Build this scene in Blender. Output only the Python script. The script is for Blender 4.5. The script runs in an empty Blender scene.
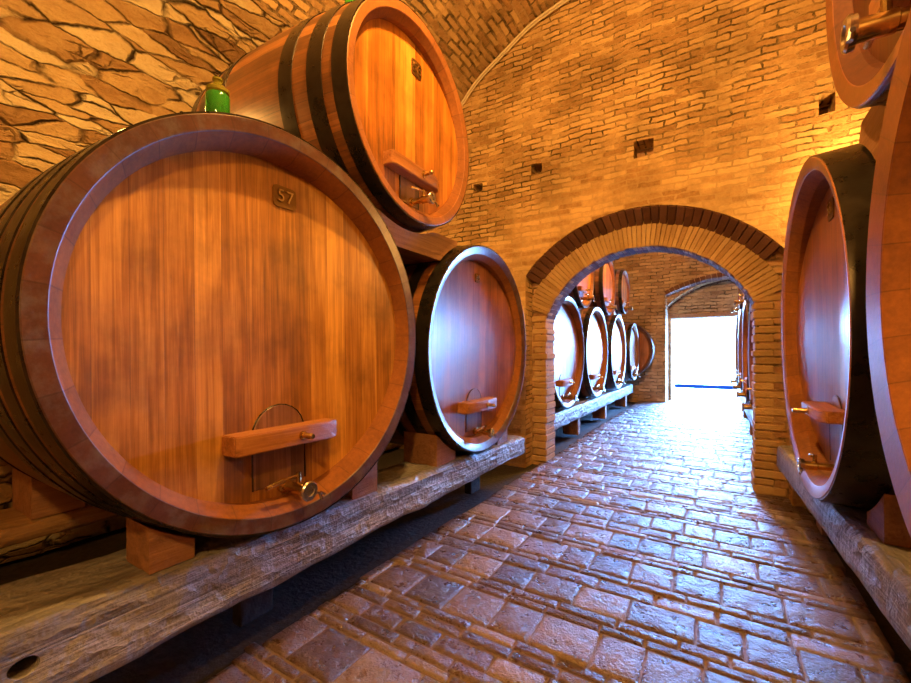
import bpy, bmesh, math, random
from mathutils import Vector, Matrix, noise
random.seed(7)
C = bpy.context.scene.collection
PI = math.pi
H = 1.5                       # eye height above the floor; shapes below are given relative to the eye

# ------------------------------------------------------------------ node helpers
class N:
    def __init__(s, name):
        s.m = bpy.data.materials.new(name); s.m.use_nodes = True
        s.t = s.m.node_tree; s.t.nodes.clear()
        s.out = s.t.nodes.new('ShaderNodeOutputMaterial')
        s.b = s.t.nodes.new('ShaderNodeBsdfPrincipled')
        s.l(s.b.outputs[0], s.out.inputs[0])
    def l(s, a, b): s.t.links.new(a, b)
    def n(s, kind, ins={}, **kw):
        d = s.t.nodes.new('ShaderNode' + kind)
        for k, v in kw.items(): setattr(d, k, v)
        for k, v in ins.items():
            i = d.inputs[k]
            if isinstance(v, bpy.types.NodeSocket): s.l(v, i)
            else: i.default_value = v
        return d
    def math(s, op, a, b=0.0, c=0.0):
        return s.n('Math', {0: a, 1: b, 2: c}, operation=op).outputs[0]
    def vmath(s, op, a, b): return s.n('VectorMath', {0: a, 1: b}, operation=op).outputs[0]
    def ramp(s, f, stops, interp='LINEAR'):
        d = s.n('ValToRGB', {0: f}); r = d.color_ramp; r.interpolation = interp
        while len(r.elements) < len(stops): r.elements.new(0.5)
        for e, (p, c) in zip(r.elements, stops):
            e.position = p; e.color = (c[0], c[1], c[2], 1) if hasattr(c, '__len__') else (c, c, c, 1)
        return d.outputs[0]
    def noise(s, v, scale, detail=4, rough=.55, dist=0):
        return s.n('TexNoise', {'Vector': v, 'Scale': scale, 'Detail': detail, 'Roughness': rough, 'Distortion': dist}).outputs
    def mix(s, f, a, b, mode='MIX'):
        d = s.n('Mix', {0: f}, data_type='RGBA', blend_type=mode)
        for k, v in ((6, a), (7, b)):
            if isinstance(v, bpy.types.NodeSocket): s.l(v, d.inputs[k])
            else: d.inputs[k].default_value = (*v, 1) if len(v) == 3 else v
        return d.outputs[2]
    def scale(s, v, k): return s.n('Mapping', {'Vector': v, 'Scale': k}).outputs[0]
    def bump(s, h, strength=.5, dist=.01, normal=None):
        ins = {'Strength': strength, 'Distance': dist, 'Height': h}
        if normal is not None: ins['Normal'] = normal
        return s.n('Bump', ins).outputs[0]
    def set(s, **kw):
        for k, v in kw.items():
            k = k.replace('_', ' ')
            i = s.b.inputs[k]
            if isinstance(v, bpy.types.NodeSocket): s.l(v, i)
            elif hasattr(v, '__len__') and len(v) == 3: i.default_value = (*v, 1)
            else: i.default_value = v
        return s.m

def mat_head(name, dark, light, board=.11, rough=.42, seed=0.0, var=.5):
    a = N(name); o = a.n('TexCoord').outputs['Object']
    sep = a.n('SeparateXYZ', {0: o}); y, z = sep.outputs[1], sep.outputs[2]
    yy = a.math('ADD', a.math('DIVIDE', y, board), seed + 40.37)
    idx = a.math('FLOOR', yy); fr = a.math('FRACT', yy)
    wn = a.n('TexWhiteNoise', {'W': idx}, noise_dimensions='1D').outputs
    off = a.n('CombineXYZ', {0: idx, 1: y, 2: z}).outputs[0]
    g = a.noise(a.scale(off, (3.7, 60, 1.6)), 1.0, 6, .65, .6)[0]
    g2 = a.noise(a.scale(off, (5.1, 9, 1.1)), 1.0, 3, .5, 1.2)[0]
    f = a.math('ADD', a.math('MULTIPLY', g, .62), a.math('MULTIPLY', g2, .42))
    f = a.math('SUBTRACT', f, .09)
    f = a.math('ADD', f, a.math('MULTIPLY', a.math('SUBTRACT', wn[0], .5), var))
    col = a.ramp(f, [(.2, [c*.45 for c in dark]), (.38, dark), (.58, light), (.78, [min(1, c*1.45) for c in light])])
    seam = a.math('LESS_THAN', a.math('ABSOLUTE', a.math('SUBTRACT', fr, .5)), .488)
    col = a.mix(a.math('MULTIPLY', a.math('SUBTRACT', 1.0, seam), .45), col, [c*.4 for c in dark])
    spots = a.ramp(a.noise(o, 3.0, 5, .6)[0], [(.32, .58), (.56, 1.0)])
    col = a.mix(1.0, col, spots, 'MULTIPLY')
    h = a.math('ADD', a.math('MULTIPLY', g, .6), a.math('MULTIPLY', seam, .5))
    return a.set(Base_Color=col, Roughness=a.math('ADD', a.math('MULTIPLY', g, .22), rough - .1), Normal=a.bump(h, .35, .006),
                 Coat_Weight=.5, Coat_Roughness=.26)

def mat_staves(name, dark, light, w=.11, rough=.42):
    a = N(name); uv = a.n('TexCoord').outputs['UV']
    sep = a.n('SeparateXYZ', {0: uv}); u, v = sep.outputs[0], sep.outputs[1]
    uu = a.math('DIVIDE', u, w); idx = a.math('FLOOR', uu); fr = a.math('FRACT', uu)
    wn = a.n('TexWhiteNoise', {'W': idx}, noise_dimensions='1D').outputs
    off = a.n('CombineXYZ', {0: idx, 1: u, 2: v}).outputs[0]
    g = a.noise(a.scale(off, (3.1, 70, 2.0)), 1.0, 6, .65, .5)[0]
    f = a.math('ADD', a.math('MULTIPLY', g, .75), a.math('MULTIPLY', a.math('SUBTRACT', wn[0], .5), .4))
    col = a.ramp(f, [(.15, [c*.5 for c in dark]), (.4, dark), (.68, light)])
    seam = a.math('LESS_THAN', a.math('ABSOLUTE', a.math('SUBTRACT', fr, .5)), .486)
    col = a.mix(a.math('SUBTRACT', 1.0, seam), col, [c*.3 for c in dark])
    o = a.n('TexCoord').outputs['Object']
    st = a.ramp(a.noise(o, 7.0, 6, .7)[0], [(.35, .55), (.6, 1.0)])
    col = a.mix(.7, col, st, 'MULTIPLY')
    h = a.math('ADD', a.math('MULTIPLY', g, .6), a.math('MULTIPLY', seam, .5))
    return a.set(Base_Color=col, Roughness=rough, Normal=a.bump(h, .4, .006), Coat_Weight=.2, Coat_Roughness=.3)

def mat_timber(name, dark, light, axis=1, rough=.6, bump=.6, fine=55):
    a = N(name); o = a.n('TexCoord').outputs['Object']
    k = [fine]*3; k[axis] = 2.2
    g = a.noise(a.scale(o, k), 1.0, 6, .65, .7)[0]
    big = a.noise(a.scale(o, [c*.12 for c in k]), 1.0, 4, .6, 1.0)[0]
    ck = [9.0]*3; ck[axis] = 4.0
    ch = a.n('TexVoronoi', {'Vector': a.scale(a.vmath('ADD', o, a.vmath('MULTIPLY', a.noise(o, 7, 4)[1], (.25, .25, .25))), ck), 'Scale': 1.0}).outputs
    f = a.math('ADD', a.math('MULTIPLY', g, .5), a.math('MULTIPLY', big, .5))
    col = a.ramp(f, [(.3, [c*.4 for c in dark]), (.45, dark), (.65, light)])
    h = a.math('ADD', a.math('MULTIPLY', g, .5), a.math('ADD', a.math('MULTIPLY', big, .7), a.math('MULTIPLY', ch[0], .9)))
    return a.set(Base_Color=col, Roughness=rough, Normal=a.bump(h, bump, .03))

def mat_brick(name, cols, mortar, bw, bh, gap=.012, distort=.05, bump=.8, plaster=None, rough=.8, offset=.5, scale_noise=9, msize=.02):
    """cols: two brick colours; uses UV in metres. plaster: (x, z, r0, r1) fades the courses out near an arch centre."""
    a = N(name); uv = a.n('TexCoord').outputs['UV']
    o = a.n('TexCoord').outputs['Object']
    nz = a.noise(o, 2.3, 4, .6)[1]; nz2 = a.noise(o, 11.0, 3, .6)[1]
    d = a.vmath('MULTIPLY', a.vmath('SUBTRACT', nz, (.5, .5, .5)), (distort*3, distort*1.9, 0))
    d2 = a.vmath('MULTIPLY', a.vmath('SUBTRACT', nz2, (.5, .5, .5)), (distort*1.1, distort*.6, 0))
    v = a.vmath('ADD', a.vmath('ADD', uv, d), d2)
    br = a.n('TexBrick', {'Vector': v, 'Color1': (0, 0, 0, 1), 'Color2': (1, 1, 1, 1), 'Mortar': (.5, .5, .5, 1), 'Scale': 1.0,
             'Mortar Size': gap, 'Mortar Smooth': .35, 'Bias': 0.0, 'Brick Width': bw, 'Row Height': bh})
    br.offset = offset; br.offset_frequency = 2
    fac = br.outputs[1]
    n1 = a.noise(o, scale_noise, 8, .68)[0]; n2 = a.noise(o, 1.1, 4, .6)[0]; n3 = a.noise(o, 38, 6, .75)[0]
    f = a.math('ADD', a.math('MULTIPLY', a.math('SUBTRACT', a.n('SeparateColor', {0: br.outputs[0]}).outputs[0], .12), .42), a.math('ADD', a.math('MULTIPLY', n1, .45), a.math('MULTIPLY', n3, .45)))
    col = a.ramp(f, [(.2, [c*.55 for c in cols[0]]), (.4, cols[0]), (.75, cols[1])])
    # joints partly filled flush with lime
    open_ = a.ramp(a.noise(o, 4.5, 5, .7)[0], [(.42, 0.0), (.62, 1.0)])
    jd = a.math('MULTIPLY', fac, open_)
    if plaster:
        sp = a.n('SeparateXYZ', {0: uv})
        r = a.math('SQRT', a.math('ADD', a.math('POWER', a.math('SUBTRACT', sp.outputs[0], plaster[0]), 2.0), a.math('POWER', a.math('SUBTRACT', sp.outputs[1], plaster[1]), 2.0)))
        mk = a.n('MapRange', {0: a.math('ADD', r, a.math('MULTIPLY', a.math('SUBTRACT', n2, .5), .5)), 1: plaster[2], 2: plaster[3], 3: 0.0, 4: 1.0}).outputs[0]
        jd = a.math('MULTIPLY', jd, mk)
    col = a.mix(a.math('MULTIPLY', fac, .35), col, mortar)
    col = a.mix(jd, col, [c*.22 for c in mortar])
    col = a.mix(1.0, col, a.ramp(a.noise(o, 1.4, 6, .65)[0], [(.34, .58), (.6, 1.0)]), 'MULTIPLY')
    h = a.math('ADD', a.math('MULTIPLY', n1, .75), a.math('MULTIPLY', n3, .3))
    h = a.math('ADD', h, a.math('MULTIPLY', a.n('SeparateColor', {0: br.outputs[0]}).outputs[0], .35))
    h = a.math('SUBTRACT', h, a.math('MULTIPLY', jd, 1.3))
    return a.set(Base_Color=col, Roughness=rough, Normal=a.bump(h, bump, .04), Specular_IOR_Level=.25)

def mat_stone(name):
    a = N(name); uv = a.n('TexCoord').outputs['UV']; o = a.n('TexCoord').outputs['Object']
    nz = a.noise(o, 2.0, 5, .6)[1]
    d = a.vmath('MULTIPLY', a.vmath('SUBTRACT', nz, (.5, .5, .5)), (.30, .16, 0))
    v = a.vmath('ADD', uv, d)
    sv = a.scale(v, (2.3, 8.2, 1))
    e = a.n('TexVoronoi', {'Vector': sv, 'Scale': 1.0, 'Randomness': 1.0}, feature='DISTANCE_TO_EDGE').outputs[0]
    cell = a.n('TexVoronoi', {'Vector': sv, 'Scale': 1.0, 'Randomness': 1.0}).outputs[1]
    cv = a.n('SeparateColor', {0: cell}).outputs
    n1 = a.noise(a.scale(o, (1, 1, 2.4)), 5.0, 9, .72)[0]; n2 = a.noise(o, 45, 5, .75)[0]
    e2 = a.n('TexVoronoi', {'Vector': a.vmath('ADD', a.scale(v, (4.2, 13, 1)), a.vmath('MULTIPLY', nz, (.9, .9, 0))), 'Scale': 1.0, 'Randomness': 1.0}, feature='DISTANCE_TO_EDGE').outputs[0]
    f = a.math('ADD', a.math('MULTIPLY', cv[0], .6), a.math('ADD', a.math('MULTIPLY', n1, .55), a.math('MULTIPLY', n2, .25)))
    col = a.ramp(f, [(.25, (.14, .06, .022)), (.55, (.44, .26, .11)), (.78, (.66, .46, .22)), (1.0, (.8, .66, .4))])
    crack = a.ramp(e, [(.006, 0.0), (.06, 1.0)])
    keep = a.ramp(a.noise(o, 3.0, 4, .6)[0], [(.36, 0.0), (.54, 1.0)])
    cr = a.math('MULTIPLY', a.math('SUBTRACT', 1.0, crack), keep)
    small = a.math('MULTIPLY', a.math('SUBTRACT', 1.0, a.ramp(e2, [(.01, 0.0), (.07, 1.0)])), a.ramp(a.noise(o, 2.1, 3)[0], [(.54, 0.0), (.64, .7)]))
    cr = a.math('MAXIMUM', cr, small)
    col = a.mix(cr, col, (.05, .025, .01))
    h = a.math('ADD', a.math('MULTIPLY', n1, 1.2), a.math('ADD', a.math('MULTIPLY', cv[1], 1.1), a.math('MULTIPLY', n2, .08)))
    h = a.math('SUBTRACT', h, a.math('MULTIPLY', cr, 1.3))
    return a.set(Base_Color=col, Roughness=.85, Normal=a.bump(h, 1.0, .12), Specular_IOR_Level=.2)

def mat_island(name, stops, rough=(.3, .5), bump=.5, scale=14, dist=.02, spec=.5):
    """separate bricks / slabs: a tint for each, from island to island"""
    a = N(name); o = a.n('TexCoord').outputs['Object']
    r = a.n('NewGeometry').outputs['Random Per Island']
    n1 = a.noise(o, scale, 7, .68)[0]; n2 = a.noise(o, scale*6, 4, .7)[0]; n3 = a.noise(o, 1.3, 3)[0]
    f = a.math('ADD', a.math('MULTIPLY', r, .36), a.math('ADD', a.math('MULTIPLY', n1, .4), a.math('MULTIPLY', n2, .3)))
    col = a.ramp(f, stops)
    col = a.mix(1.0, col, a.ramp(n3, [(.3, .65), (.65, 1.0)]), 'MULTIPLY')
    ro = a.n('MapRange', {0: n1, 1: .3, 2: .7, 3: rough[0], 4: rough[1]}).outputs[0]
    h = a.math('ADD', n1, a.math('MULTIPLY', n2, .25))
    return a.set(Base_Color=col, Roughness=ro, Normal=a.bump(h, bump, dist), Specular_IOR_Level=spec)

def mat_metal(name, col, rough=.3, metallic=1.0, bump=.15):
    a = N(name); o = a.n('TexCoord').outputs['Object']
    n1 = a.noise(o, 9, 6, .65)[0]; n2 = a.noise(o, 70, 3, .6)[0]
    c = a.mix(a.ramp(n1, [(.35, 0.0), (.7, 1.0)]), [x*.65 for x in col], col)
    ro = a.n('MapRange', {0: n1, 1: .3, 2: .7, 3: rough*.8, 4: rough*1.35}).outputs[0]
    return a.set(Base_Color=c, Metallic=metallic, Roughness=ro, Normal=a.bump(n2, bump, .002))

def mat_plain(name, col, rough=.6, var=.3, scale=12, bump=.3, **kw):
    a = N(name); o = a.n('TexCoord').outputs['Object']
    n1 = a.noise(o, scale, 6, .65)[0]
    c = a.ramp(n1, [(.3, [x*(1-var) for x in col]), (.7, [min(1, x*(1+var*.5)) for x in col])])
    return a.set(Base_Color=c, Roughness=rough, Normal=a.bump(n1, bump, .01), **kw)

def mat_glass(name, col, rough=.05):
    a = N(name); o = a.n('TexCoord').outputs['Object']
    n1 = a.noise(o, 20, 3)[0]
    return a.set(Base_Color=a.ramp(n1, [(.3, [c*.8 for c in col]), (.7, col)]), Roughness=rough, Transmission_Weight=.55, IOR=1.45)

M = {}
M['head'] = mat_head('varnished oak boards', (.35, .142, .024), (.60, .30, .062), .125, .42, 0.0, .2)
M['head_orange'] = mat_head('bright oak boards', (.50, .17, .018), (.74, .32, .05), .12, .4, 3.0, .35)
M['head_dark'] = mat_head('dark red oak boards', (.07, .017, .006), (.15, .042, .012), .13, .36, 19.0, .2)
M['hatch'] = mat_head('grey stained hatch boards', (.19, .085, .04), (.34, .17, .09), .1, .4, 5.0, .2)
M['head_red'] = mat_head('red oak boards', (.25, .085, .03), (.42, .16, .055), .13, .36, 9.0, .22)
M['staves'] = mat_staves('oak staves', (.22, .08, .022), (.46, .19, .055))
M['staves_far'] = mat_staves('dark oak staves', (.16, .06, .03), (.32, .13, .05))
def mat_chime(name, dark, light, w=.19, rough=.38, coat=.6, grey=None):
    a = N(name); uv = a.n('TexCoord').outputs['UV']; o = a.n('TexCoord').outputs['Object']
    sep = a.n('SeparateXYZ', {0: uv}); uu = a.math('DIVIDE', sep.outputs[0], w); idx = a.math('FLOOR', uu); fr = a.math('FRACT', uu)
    wn = a.n('TexWhiteNoise', {'W': idx}, noise_dimensions='1D').outputs[0]
    g = a.noise(o, 45, 5, .7)[0]; g2 = a.noise(o, 6, 6, .7)[0]
    f = a.math('ADD', a.math('MULTIPLY', g, .45), a.math('ADD', a.math('MULTIPLY', g2, .5), a.math('MULTIPLY', a.math('SUBTRACT', wn, .5), .1)))
    col = a.ramp(f, [(.3, dark), (.6, light), (.75, [min(1, c*1.5) for c in light])])
    if grey:
        col = a.mix(a.ramp(a.noise(o, 8.5, 7, .72)[0], [(.46, 0.0), (.66, .75)]), col, grey)
    seam = a.math('LESS_THAN', a.math('ABSOLUTE', a.math('SUBTRACT', fr, .5)), .485)
    col = a.mix(a.math('MULTIPLY', a.math('SUBTRACT', 1.0, seam), .45), col, [c*.4 for c in dark])
    h = a.math('ADD', a.math('MULTIPLY', g, .6), a.math('ADD', a.math('MULTIPLY', g2, .7), a.math('MULTIPLY', seam, .12)))
    return a.set(Base_Color=col, Roughness=rough, Normal=a.bump(h, .3, .006), Coat_Weight=coat, Coat_Roughness=.3)
M['chime'] = mat_chime('weathered chime oak', (.04, .014, .010), (.105, .04, .026), rough=.32, grey=(.13, .11, .115))
M['chime_warm'] = mat_chime('warm chime oak', (.20, .07, .02), (.38, .145, .045))
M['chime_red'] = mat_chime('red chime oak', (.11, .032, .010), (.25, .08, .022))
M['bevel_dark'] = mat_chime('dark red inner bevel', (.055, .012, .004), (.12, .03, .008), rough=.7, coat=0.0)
M['bevel'] = mat_chime('inner bevel of the staves', (.14, .042, .007), (.28, .095, .014), rough=.8, coat=0.0)
M['bar'] = mat_timber('oak bar', (.30, .115, .035), (.52, .24, .09), 1, .42, .2)
M['iron'] = mat_metal('black hoop iron', (.06, .05, .04), .28, .8, .3)
M['brass'] = mat_metal('brass', (.78, .55, .22), .22)
M['steel'] = mat_metal('steel', (.72, .70, .66), .18)
M['plate'] = mat_metal('bronze plate', (.26, .15, .055), .5)
M['pale_digits'] = mat_metal('worn brass digits', (.62, .45, .2), .35)
M['beam'] = mat_timber('hewn grey beam', (.15, .145, .15), (.34, .33, .345), 1, .38, 1.0, 40)
M['beam_warm'] = mat_timber('brown beam', (.26, .14, .06), (.45, .28, .13), 1, .6, .6)
M['block'] = mat_timber('chock wood', (.25, .12, .06), (.40, .21, .11), 1, .5, .35)
M['brick_wall'] = mat_brick('old brick wall', ((.44, .25, .10), (.70, .47, .21)), (.52, .36, .17), .26, .066, .010, .05, .8, plaster=(-.85, -.07+H, 1.95, 2.6))
M['brick_vault'] = mat_brick('vault brick', ((.42, .24, .10), (.68, .45, .20)), (.45, .31, .16), .26, .085, .016, .04, 1.0)
M['brick_pier'] = mat_brick('pier brick', ((.42, .22, .11), (.66, .42, .22)), (.46, .33, .19), .24, .085, .014, .03, .9)
M['brick_end'] = mat_brick('end wall brick', ((.40, .23, .11), (.66, .44, .22)), (.46, .34, .2), .34, .10, .014, .06, .9)
M['stone'] = mat_stone('rubble stone wall')
M['voussoir'] = mat_island('arch bricks', [(.1, (.32, .18, .08)), (.45, (.50, .32, .15)), (.8, (.64, .44, .22))], (.75, .9), .8, 10, .03, .2)
M['shaded_voussoir'] = mat_island('shaded arch bricks', [(.15, (.08, .04, .025)), (.5, (.16, .07, .045)), (.85, (.24, .12, .08))], (.75, .9), .8, 10, .03, .2)  # darker copy of the arch bricks, soffit shade put into the colour
M['paver'] = mat_island('worn floor bricks', [(.18, (.025, .014, .013)), (.4, (.085, .043, .035)), (.6, (.15, .088, .07)), (.82, (.40, .31, .26))], (.18, .5), 1.0, 9, .045, 1.0)
M['grout'] = mat_plain('floor grout', (.17, .12, .09), .6, .5, 30, .8)
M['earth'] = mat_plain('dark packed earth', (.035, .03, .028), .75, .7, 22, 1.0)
M['white_render'] = mat_plain('white render', (.85, .87, .88), .8, .04, 3, .1)
M['yard'] = mat_plain('pale yard paving', (.62, .62, .62), .7, .15, 5, .2)
M['blue_kerb'] = mat_plain('blue grey kerb', (.0012, .003, .009), 1.0, .2, 6, .2, Specular_IOR_Level=0.0)
M['jar'] = mat_glass('green glass', (.06, .42, .05))
M['jar_cap'] = mat_glass('yellow green glass', (.42, .40, .06), .1)
M['cable'] = mat_plain('pale cable sheath', (.62, .52, .36), .5, .2, 20, .1)

# ------------------------------------------------------------------ object helpers
def obj(name, bm, m, parent=None, smooth=True, angle=35):
    me = bpy.data.meshes.new(name)
    bmesh.ops.recalc_face_normals(bm, faces=bm.faces)
    bm.to_mesh(me); bm.free()
    for x in (m if isinstance(m, (list, tuple)) else [m]): me.materials.append(x)
    o = bpy.data.objects.new(name, me); C.objects.link(o)
    if smooth:
        me.polygons.foreach_set('use_smooth', [True]*len(me.polygons))
        me.set_sharp_from_angle(angle=math.radians(angle))
    if parent: o.parent = parent
    return o
def tag(o, label, cat, group=None):
    o['label'] = label; o['category'] = cat
    if group: o['group'] = group
    return o
def struct(o): o['kind'] = 'structure'; return o
def thing(name, label, cat, loc, rotz=0, group=None):
    o = bpy.data.objects.new(name, None); C.objects.link(o); o.empty_display_size = .1
    o.location = loc; o.rotation_euler = (0, 0, rotz)
    return tag(o, label, cat, group)

def box(bm, lo, hi, bevel=0, seg=2):
    r = bmesh.ops.create_cube(bm, size=1.0); vs = r['verts']
    for v in vs: v.co = Vector([lo[i] + (v.co[i]+.5)*(hi[i]-lo[i]) for i in range(3)])
    if bevel:
        es = list({e for v in vs for e in v.link_edges})
        bmesh.ops.bevel(bm, geom=es, offset=bevel, segments=seg, affect='EDGES', profile=.6)
    return vs
def lathe(bm, prof, axis='X', centre=(0, 0, 0), seg=64, cap0=False, cap1=False, uvl=None, a0=0, a1=2*PI):
    """prof: (along, radius) pairs"""
    full = abs(a1-a0-2*PI) < 1e-6
    n = seg if full else seg+1
    rings = []
    for (x, r) in prof:
        ring = []
        for k in range(n):
            t = a0 + (a1-a0)*k/seg
            p = {'X': (x, r*math.cos(t), r*math.sin(t)), 'Z': (r*math.cos(t), r*math.sin(t), x), 'Y': (r*math.cos(t), x, r*math.sin(t))}[axis]
            ring.append(bm.verts.new(Vector(centre)+Vector(p)))
        rings.append(ring)
    faces = []
    L = [0]
    for i in range(1, len(prof)): L.append(L[-1]+math.dist(prof[i], prof[i-1]))
    R = max(p[1] for p in prof)
    for i in range(len(rings)-1):
        for k in range(seg):
            k2 = (k+1) % n
            f = bm.faces.new((rings[i][k], rings[i][k2], rings[i+1][k2], rings[i+1][k])); faces.append(f)
            if uvl:
                us = (k, k+1, k+1, k); vs = (i, i, i+1, i+1)
                for lp, a, b in zip(f.loops, us, vs):
                    lp[uvl].uv = ((a0+(a1-a0)*a/seg)*R, L[b])
    if cap0: bm.faces.new(rings[0])
    if cap1: bm.faces.new(rings[-1])
    return faces
def tube(bm, pts, r, seg=10, cap=True):
    pts = [Vector(p) for p in pts]; rings = []
    for i, p in enumerate(pts):
        d = (pts[min(i+1, len(pts)-1)] - pts[max(i-1, 0)]).normalized()
        u = d.orthogonal().normalized() if i == 0 else (pu - d*pu.dot(d)).normalized()
        pu = u; w = d.cross(u)
        rr = r[i] if hasattr(r, '__len__') else r
        rings.append([bm.verts.new(p + (u*math.cos(2*PI*k/seg) + w*math.sin(2*PI*k/seg))*rr) for k in range(seg)])
    for a, b in zip(rings, rings[1:]):
        for k in range(seg): bm.faces.new((a[k], a[(k+1) % seg], b[(k+1) % seg], b[k]))
    if cap: bm.faces.new(rings[0]); bm.faces.new(rings[-1])
def prism(bm, poly, axis, lo, hi):
    """poly of 2-D points extruded along axis ('X': poly=(y,z); 'Y': poly=(x,z))"""
    def P(p, t): return (t, p[0], p[1]) if axis == 'X' else ((p[0], t, p[1]) if axis == 'Y' else (p[0], p[1], t))
    a = [bm.verts.new(P(p, lo)) for p in poly]; b = [bm.verts.new(P(p, hi)) for p in poly]
    bm.faces.new(a); bm.faces.new(b[::-1])
    n = len(poly)
    for i in range(n): bm.faces.new((a[i], b[i], b[(i+1) % n], a[(i+1) % n]))

# ------------------------------------------------------------------ casks
def cask(name, label, group, a, cy, cz, R, L, b, rotz, hoops, head='head', staves='staves', number=None, digits='pale_digits',
         bar=(-.56, .61, .095), bolt=.05, tap_z=-.83, rim=.072, chime='chime', slope=.012, dish=.065, detail=2, hatch=True, plate=(.05, .715, .14, .115), seg=96, tap_scale=1.0, tilt=0.0, yaw=0.0):
    """front rim circle centre (a, cy, cz) seen from the eye; axis horizontal, front towards local +X"""
    root = thing(name, label, 'barrel', (a, cy, cz-R+H), rotz, group)
    if tilt or yaw:                                     # lean of the head, about the rim centre
        root.rotation_euler = (0, tilt if rotz == 0 else -tilt, rotz-yaw)
        root.location = Vector((a, cy, cz+H)) - root.rotation_euler.to_matrix() @ Vector((0, 0, R))
    z0 = R
    rf = lambda d: R*(1 + b*(1-(2*d/L-1)**2))          # d = distance behind the front rim
    ch = rim*R; cd = .08*R; rh = R-ch-.048*R
    bm = bmesh.new(); uvl = bm.loops.layers.uv.new()
    n = 14
    prof = [(-d, rf(d)) for d in [.006] + [L*k/n for k in range(1, n)] + [L-.006]]
    lathe(bm, prof, 'X', (0, 0, z0), seg, uvl=uvl)
    lathe(bm, [(-L+.006, rf(L)), (-L, rf(L)-.006), (-L, R-ch), (-L+cd, rh), (-L+cd+.02, rh*.5), (-L+cd+.02, .001)], 'X', (0, 0, z0), seg, uvl=uvl)
    obj('staves', bm, M[staves], root)
    bm = bmesh.new(); uvl = bm.loops.layers.uv.new()
    lathe(bm, [(-.006, rf(.0)), (0, R-.006), (-slope*R, R-ch+.004), (-slope*R-.004, R-ch), (-cd, rh), (-cd-.12*R, rh)], 'X', (0, 0, z0), seg, uvl=uvl)
    for f in bm.faces:
        if min(v.co.x for v in f.verts) < -cd+.001: f.material_index = 1
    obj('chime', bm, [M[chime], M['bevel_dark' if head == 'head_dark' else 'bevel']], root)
    hx = lambda y: -cd - dish*R*(1-(y/rh)**2)          # the boards bow inwards
    bm = bmesh.new(); prev = None; nr = 16
    c = bm.verts.new((hx(0), 0, z0))
    for i in range(1, nr+1):
        r = (rh+.004)*i/nr
        ring = [bm.verts.new((hx(r*math.cos(2*PI*k/64)), r*math.cos(2*PI*k/64), z0+r*math.sin(2*PI*k/64))) for k in range(64)]
        for k in range(64):
            k2 = (k+1) % 64
            bm.faces.new((c, ring[k], ring[k2]) if prev is None else (prev[k], ring[k], ring[k2], prev[k2]))
        prev = ring
    obj('head', bm, M[head], root)
    for (d0, d1) in hoops:
        bm = bmesh.new(); t = .006
        ds = [d0 + (d1-d0)*k/3 for k in range(4)]
        lathe(bm, [(-d0, rf(d0)-.004)] + [(-d, rf(d)+t) for d in ds] + [(-d1, rf(d1)-.004)], 'X', (0, 0, z0), seg)
        if detail > 1:
            for k in range(2):                           # rivets at the lap of the hoop
                dd = d0+(d1-d0)*(.3+.4*k)
                bmesh.ops.create_uvsphere(bm, u_segments=8, v_segments=5, radius=.009,
                    matrix=Matrix.Translation((-dd, (rf(dd)+t)*math.cos(2.1), z0+(rf(dd)+t)*math.sin(2.1))))
        obj('hoop', bm, M['iron'], root)
    # bar across the hatch, with its pin
    bz, bl, bh = bar; bz = z0+bz*R; bx1 = -.015*R; bx0 = hx(bl*.5)-.01
    if hatch:
        hw = .15*R; top = z0-.40*R; bot = z0-rh*.93
        bm = bmesh.new(); pl = [(-hw, bot), (hw, bot)] + [(hw*math.cos(t*PI/12), top-hw+hw*math.sin(t*PI/12)) for t in range(13)]
        prism(bm, pl, 'X', hx(hw)-.03, hx(hw)+.006)
        bmesh.ops.bevel(bm, geom=[e for e in bm.edges if max(v.co.x for v in e.verts) > hx(hw)], offset=.004, segments=1, affect='EDGES')
        obj('hatch', bm, M['hatch'], root, smooth=False)
        bm = bmesh.new()
        e1 = [(y*1.0, z) for (y, z) in pl]
        pts = [(hx(y)+.0035 if abs(y) > hw*.99 else hx(y)+.002, y*1.03, z) for (y, z) in [pl[0]]+pl[:1:-1]+[pl[1]]]
        tube(bm, pts, .0045, 6)
        obj('hatch_seal', bm, M['iron'], root)
    bm = bmesh.new()
    e = .07
    pl = [(-bl/2, bx0), (bl/2, bx0), (bl/2, bx1-.03), (bl/2-e, bx1), (-bl/2+e*.4, bx1), (-bl/2, bx1-.015)]
    va = [bm.verts.new((x, y, bz-bh/2)) for (y, x) in pl]; vb = [bm.verts.new((x, y, bz+bh/2)) for (y, x) in pl]
    bm.faces.new(va); bm.faces.new(vb[::-1])
    for i in range(6): bm.faces.new((va[i], vb[i], vb[(i+1) % 6], va[(i+1) % 6]))
    bmesh.ops.bevel(bm, geom=bm.edges[:], offset=.005, segments=2, affect='EDGES')
    cb = obj('crossbar', bm, M['bar'], root)
    bm = bmesh.new(); by = bolt
    lathe(bm, [(bx1-.01, .024), (bx1+.008, .024), (bx1+.010, .016), (bx1+.075, .0155), (bx1+.082, .011), (bx1+.082, .001)], 'X', (0, by, bz), 16)
    obj('pin', bm, M['brass'], cb)
    # tap
    ts = tap_scale; tz = z0+tap_z*R; ty = .02; hx0 = hx(0)-.01; L2 = .135*ts
    bm = bmesh.new()
    lathe(bm, [(hx0, .032*ts), (hx0+.03, .032*ts), (hx0+.034, .021*ts), (hx0+.07+L2*.3, .021*ts), (hx0+.075+L2*.3, .027*ts), (hx0+.04+L2, .027*ts), (hx0+.05+L2, .015*ts), (hx0+.05+L2, .001)], 'X', (0, ty, tz), 18)
    tp = obj('tap', bm, M['brass'], root)
    vx = hx0+.05+L2*.55
    bm = bmesh.new()
    tube(bm, [(vx, ty, tz+.02*ts), (vx, ty, tz+.07*ts)], .011*ts)
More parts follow.
